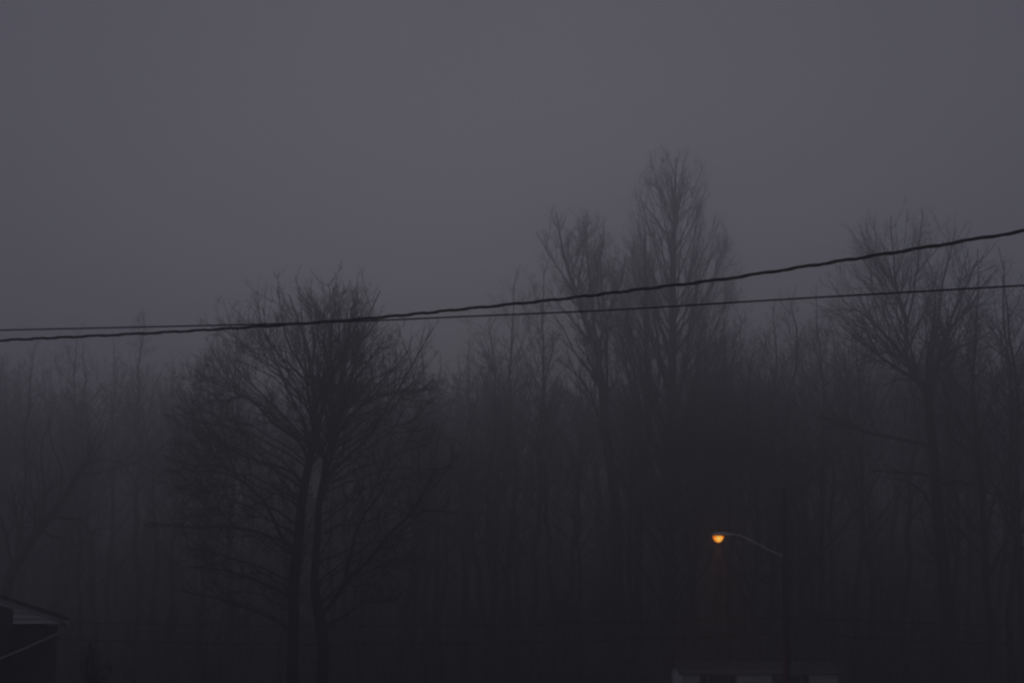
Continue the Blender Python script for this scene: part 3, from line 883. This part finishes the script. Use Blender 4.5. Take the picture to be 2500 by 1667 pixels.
for side in (-1, 1):
    for k in range(nrow):     # shingle courses, lapped
        u = (k + 0.5) / nrow
        yy = DH + 3.4 + side * (3.50 * u); zk = zr - 3.50 * u * math.tan(sl) + 0.05
        g.box(((xl + xr) / 2, yy, zk), (xr - xl + 0.4, ln / nrow + 0.02, 0.05), Matrix.Rotation(-side * sl + R(-side * 1.5), 3, 'X'))
roof = g.obj('roof', SHINGLE, house, ho_)
g = Geo(); g.box(((xl + xr) / 2, DH - 0.16, ze + 0.035), (xr - xl + 0.42, 0.10, 0.09)); g.obj('gutter', TRIM, house, ho_)
cz = float(at(1920, 1598, DH + 3.4)[2])
for (wx0, wx1) in ((1726, 1780), (1902, 1957)):
    a0 = float(at(wx0, 1650, DH)[0]); a1 = float(at(wx1, 1650, DH)[0]); zt = float(at(1700, 1645, DH)[2]); zb = zt - 1.25
    g = Geo(); cx = (a0 + a1) / 2
    g.box((cx, DH - 0.045, zt - 0.035), (a1 - a0, 0.06, 0.07)); g.box((cx, DH - 0.055, zb - 0.035), (a1 - a0 + 0.06, 0.08, 0.07))
    for xx in (a0 + 0.035, a1 - 0.035): g.box((xx, DH - 0.045, (zt + zb) / 2 - 0.035), (0.07, 0.06, zt - zb - 0.07))
    g.box((cx, DH - 0.04, (zt + zb) / 2 - 0.03), (a1 - a0 - 0.14, 0.045, 0.05))
    win = g.obj('window', TRIM, house, ho_)
    g = Geo()
    g.box((cx, DH - 0.024, (zt + zb) / 2 - 0.03), (a1 - a0 - 0.14, 0.012, zt - zb - 0.07)); g.obj('pane', GLASS, win, ho_)
    for sgn, xx in ((-1, a0 - 0.165), (1, a1 + 0.165)):
        g = Geo(); hgt = zt - zb + 0.05
        g.box((xx - 0.13, DH - 0.035, (zt + zb) / 2 - 0.02), (0.05, 0.045, hgt)); g.box((xx + 0.13, DH - 0.035, (zt + zb) / 2 - 0.02), (0.05, 0.045, hgt))
        nsl = 14
        for k in range(nsl):
            g.box((xx, DH - 0.035, zb + hgt * (k + 0.5) / nsl - 0.03), (0.21, 0.012, hgt / nsl * 1.25), Matrix.Rotation(R(-28), 3, 'X'))
        g.obj('shutter', DARKP, house, ho_)

# ------------------------------------------------------------------ brick house at the near corner
DN = 50.0
k_ = DN / FPX
ex, ez = [float(v) for v in at(148, 1522, DN)[[0, 2]]]           # where the bargeboard ends at the eave
slope = math.tan(R(18.2))
half = 5.2
xc = ex - half; zc = ez + half * slope
zgn = float(ground_z(xc, DN))
no = np.array([xc, DN, zgn])
bh = empty('brick_house', no, 'dark brick house with white gable siding, only its roof corner in view', 'house')
yb = DN + 9.0
xw = ex - 0.06; xw2 = xc - (xw - xc)
g = Geo(); g.box(((xw + xw2) / 2, DN + 4.6, (zgn - 0.3 + ez - 0.06) / 2), (xw - xw2, 8.6, ez - 0.06 - zgn + 0.3))
g.obj('wall', BRICK, bh, no)
# white gable: lapped boards filling the triangle
g = Geo()
zb0 = float(at(100, 1521, DN)[2])
hh = zc - zb0 - 0.10
nbd = int(hh / 0.14)
for k in range(nbd):
    z0 = zb0 + k * 0.14; zt = z0 + 0.1396
    wd = (zc - z0 + 0.03) / slope
    wt = max((zc - zt + 0.03) / slope, 0.02)
    g.prism([(xc - wd, z0), (xc + wd, z0), (xc + wt, zt), (xc - wt, zt)], DN - 0.06, DN + 0.29)
g.obj('gable_siding', SIDING, bh, no)
# roof: two slabs and pale bargeboards
g = Geo()
for sgn in (-1, 1):
    xa, za = xc, zc + 0.16; xb, zb_ = xc + sgn * (half + 0.22), ez - 0.22 * slope + 0.16
    g.add([(xa, DN - 0.16, za), (xb, DN - 0.16, zb_), (xb, yb, zb_), (xa, yb, za), (xa, DN - 0.16, za + .07), (xb, DN - 0.16, zb_ + .07), (xb, yb, zb_ + .07), (xa, yb, za + .07)],
          [[0, 1, 2, 3], [4, 5, 6, 7], [0, 1, 5, 4], [1, 2, 6, 5], [2, 3, 7, 6], [3, 0, 4, 7]])
g.obj('roof', DSHING, bh, no)
for sgn in (-1, 1):
    g = Geo()
    g.prism([(xc, zc + 0.155), (xc + sgn * (half + 0.1), ez + 0.155 - 0.1 * slope), (xc + sgn * (half + 0.1), ez + 0.05 - 0.1 * slope), (xc, zc + 0.05)], DN - 0.12, DN - 0.085)
    g.obj('bargeboard', TRIM, bh, no)
g = Geo(); g.box((ex + 0.16, DN + 4.42, ez + 0.0), (0.12, 9.1, 0.10)); g.obj('gutter', TRIM, bh, no)
# brick chimney breast on the gable
chx = float(at(0, 1500, DN)[0]) - 0.25; cw = float(at(35, 1500, DN)[0]) - chx
g = Geo(); g.prism([(chx, zgn - 0.3), (chx + cw, zgn - 0.3), (chx + cw, zc - (chx + cw - xc) * slope - 0.02), (chx, zc - (chx - xc) * slope - 0.02)], DN - 0.08, DN - 0.062); g.obj('chimney_breast', BRICK, bh, no)
# lean-to porch roof with a pale edge board
g = Geo()
p0 = at(109, 1541, DN - 1.2); p1 = at(-20, 1598, DN - 1.2)
p1 = p0 + (p1 - p0) * 1.15
for (z_up, th, y0, y1_, mt, nm) in ((0.0, 0.07, DN - 1.2, DN - 1.16, TRIM, 'porch_edge_board'), (0.02, 0.05, DN - 1.158, DN + 0.28, DSHING, 'porch_roof')):
    g = Geo(); g.prism([(p0[0], p0[2] + z_up), (p1[0], p1[2] + z_up), (p1[0], p1[2] + z_up - th), (p0[0], p0[2] + z_up - th)], y0, y1_)
    g.obj(nm, mt, bh, no)

bh.rotation_euler = (0, 0, R(15.5))
_pv = Vector((ex, DN, zgn))
bh.location = _pv + Matrix.Rotation(R(15.5), 3, 'Z') @ (Vector([float(v) for v in no]) - _pv)

# leafless shrub beside the brick house
gt, gc = wild_tree_meshes(71, 4.6, 'bush', 1.3, 0.07)
sx = float(at(228, 1600, 52)[0])
sh_ = 0.55
sh = empty('bare_shrub', (sx, 52.0, float(ground_z(sx, 52))), 'small dark leafless shrub standing upright below the eave corner of the brick house', 'shrub')
sh.scale = (sh_, sh_, 1.0)
gt.obj('stem', BARK, sh, (0, 0, 0), True); o = gc.obj('crown', TWIG, sh, (0, 0, 0), True); o['kind'] = 'stuff'
tris = sum(len(me.polygons) * 2 for me in bpy.data.meshes)
print('unique triangles', tris)
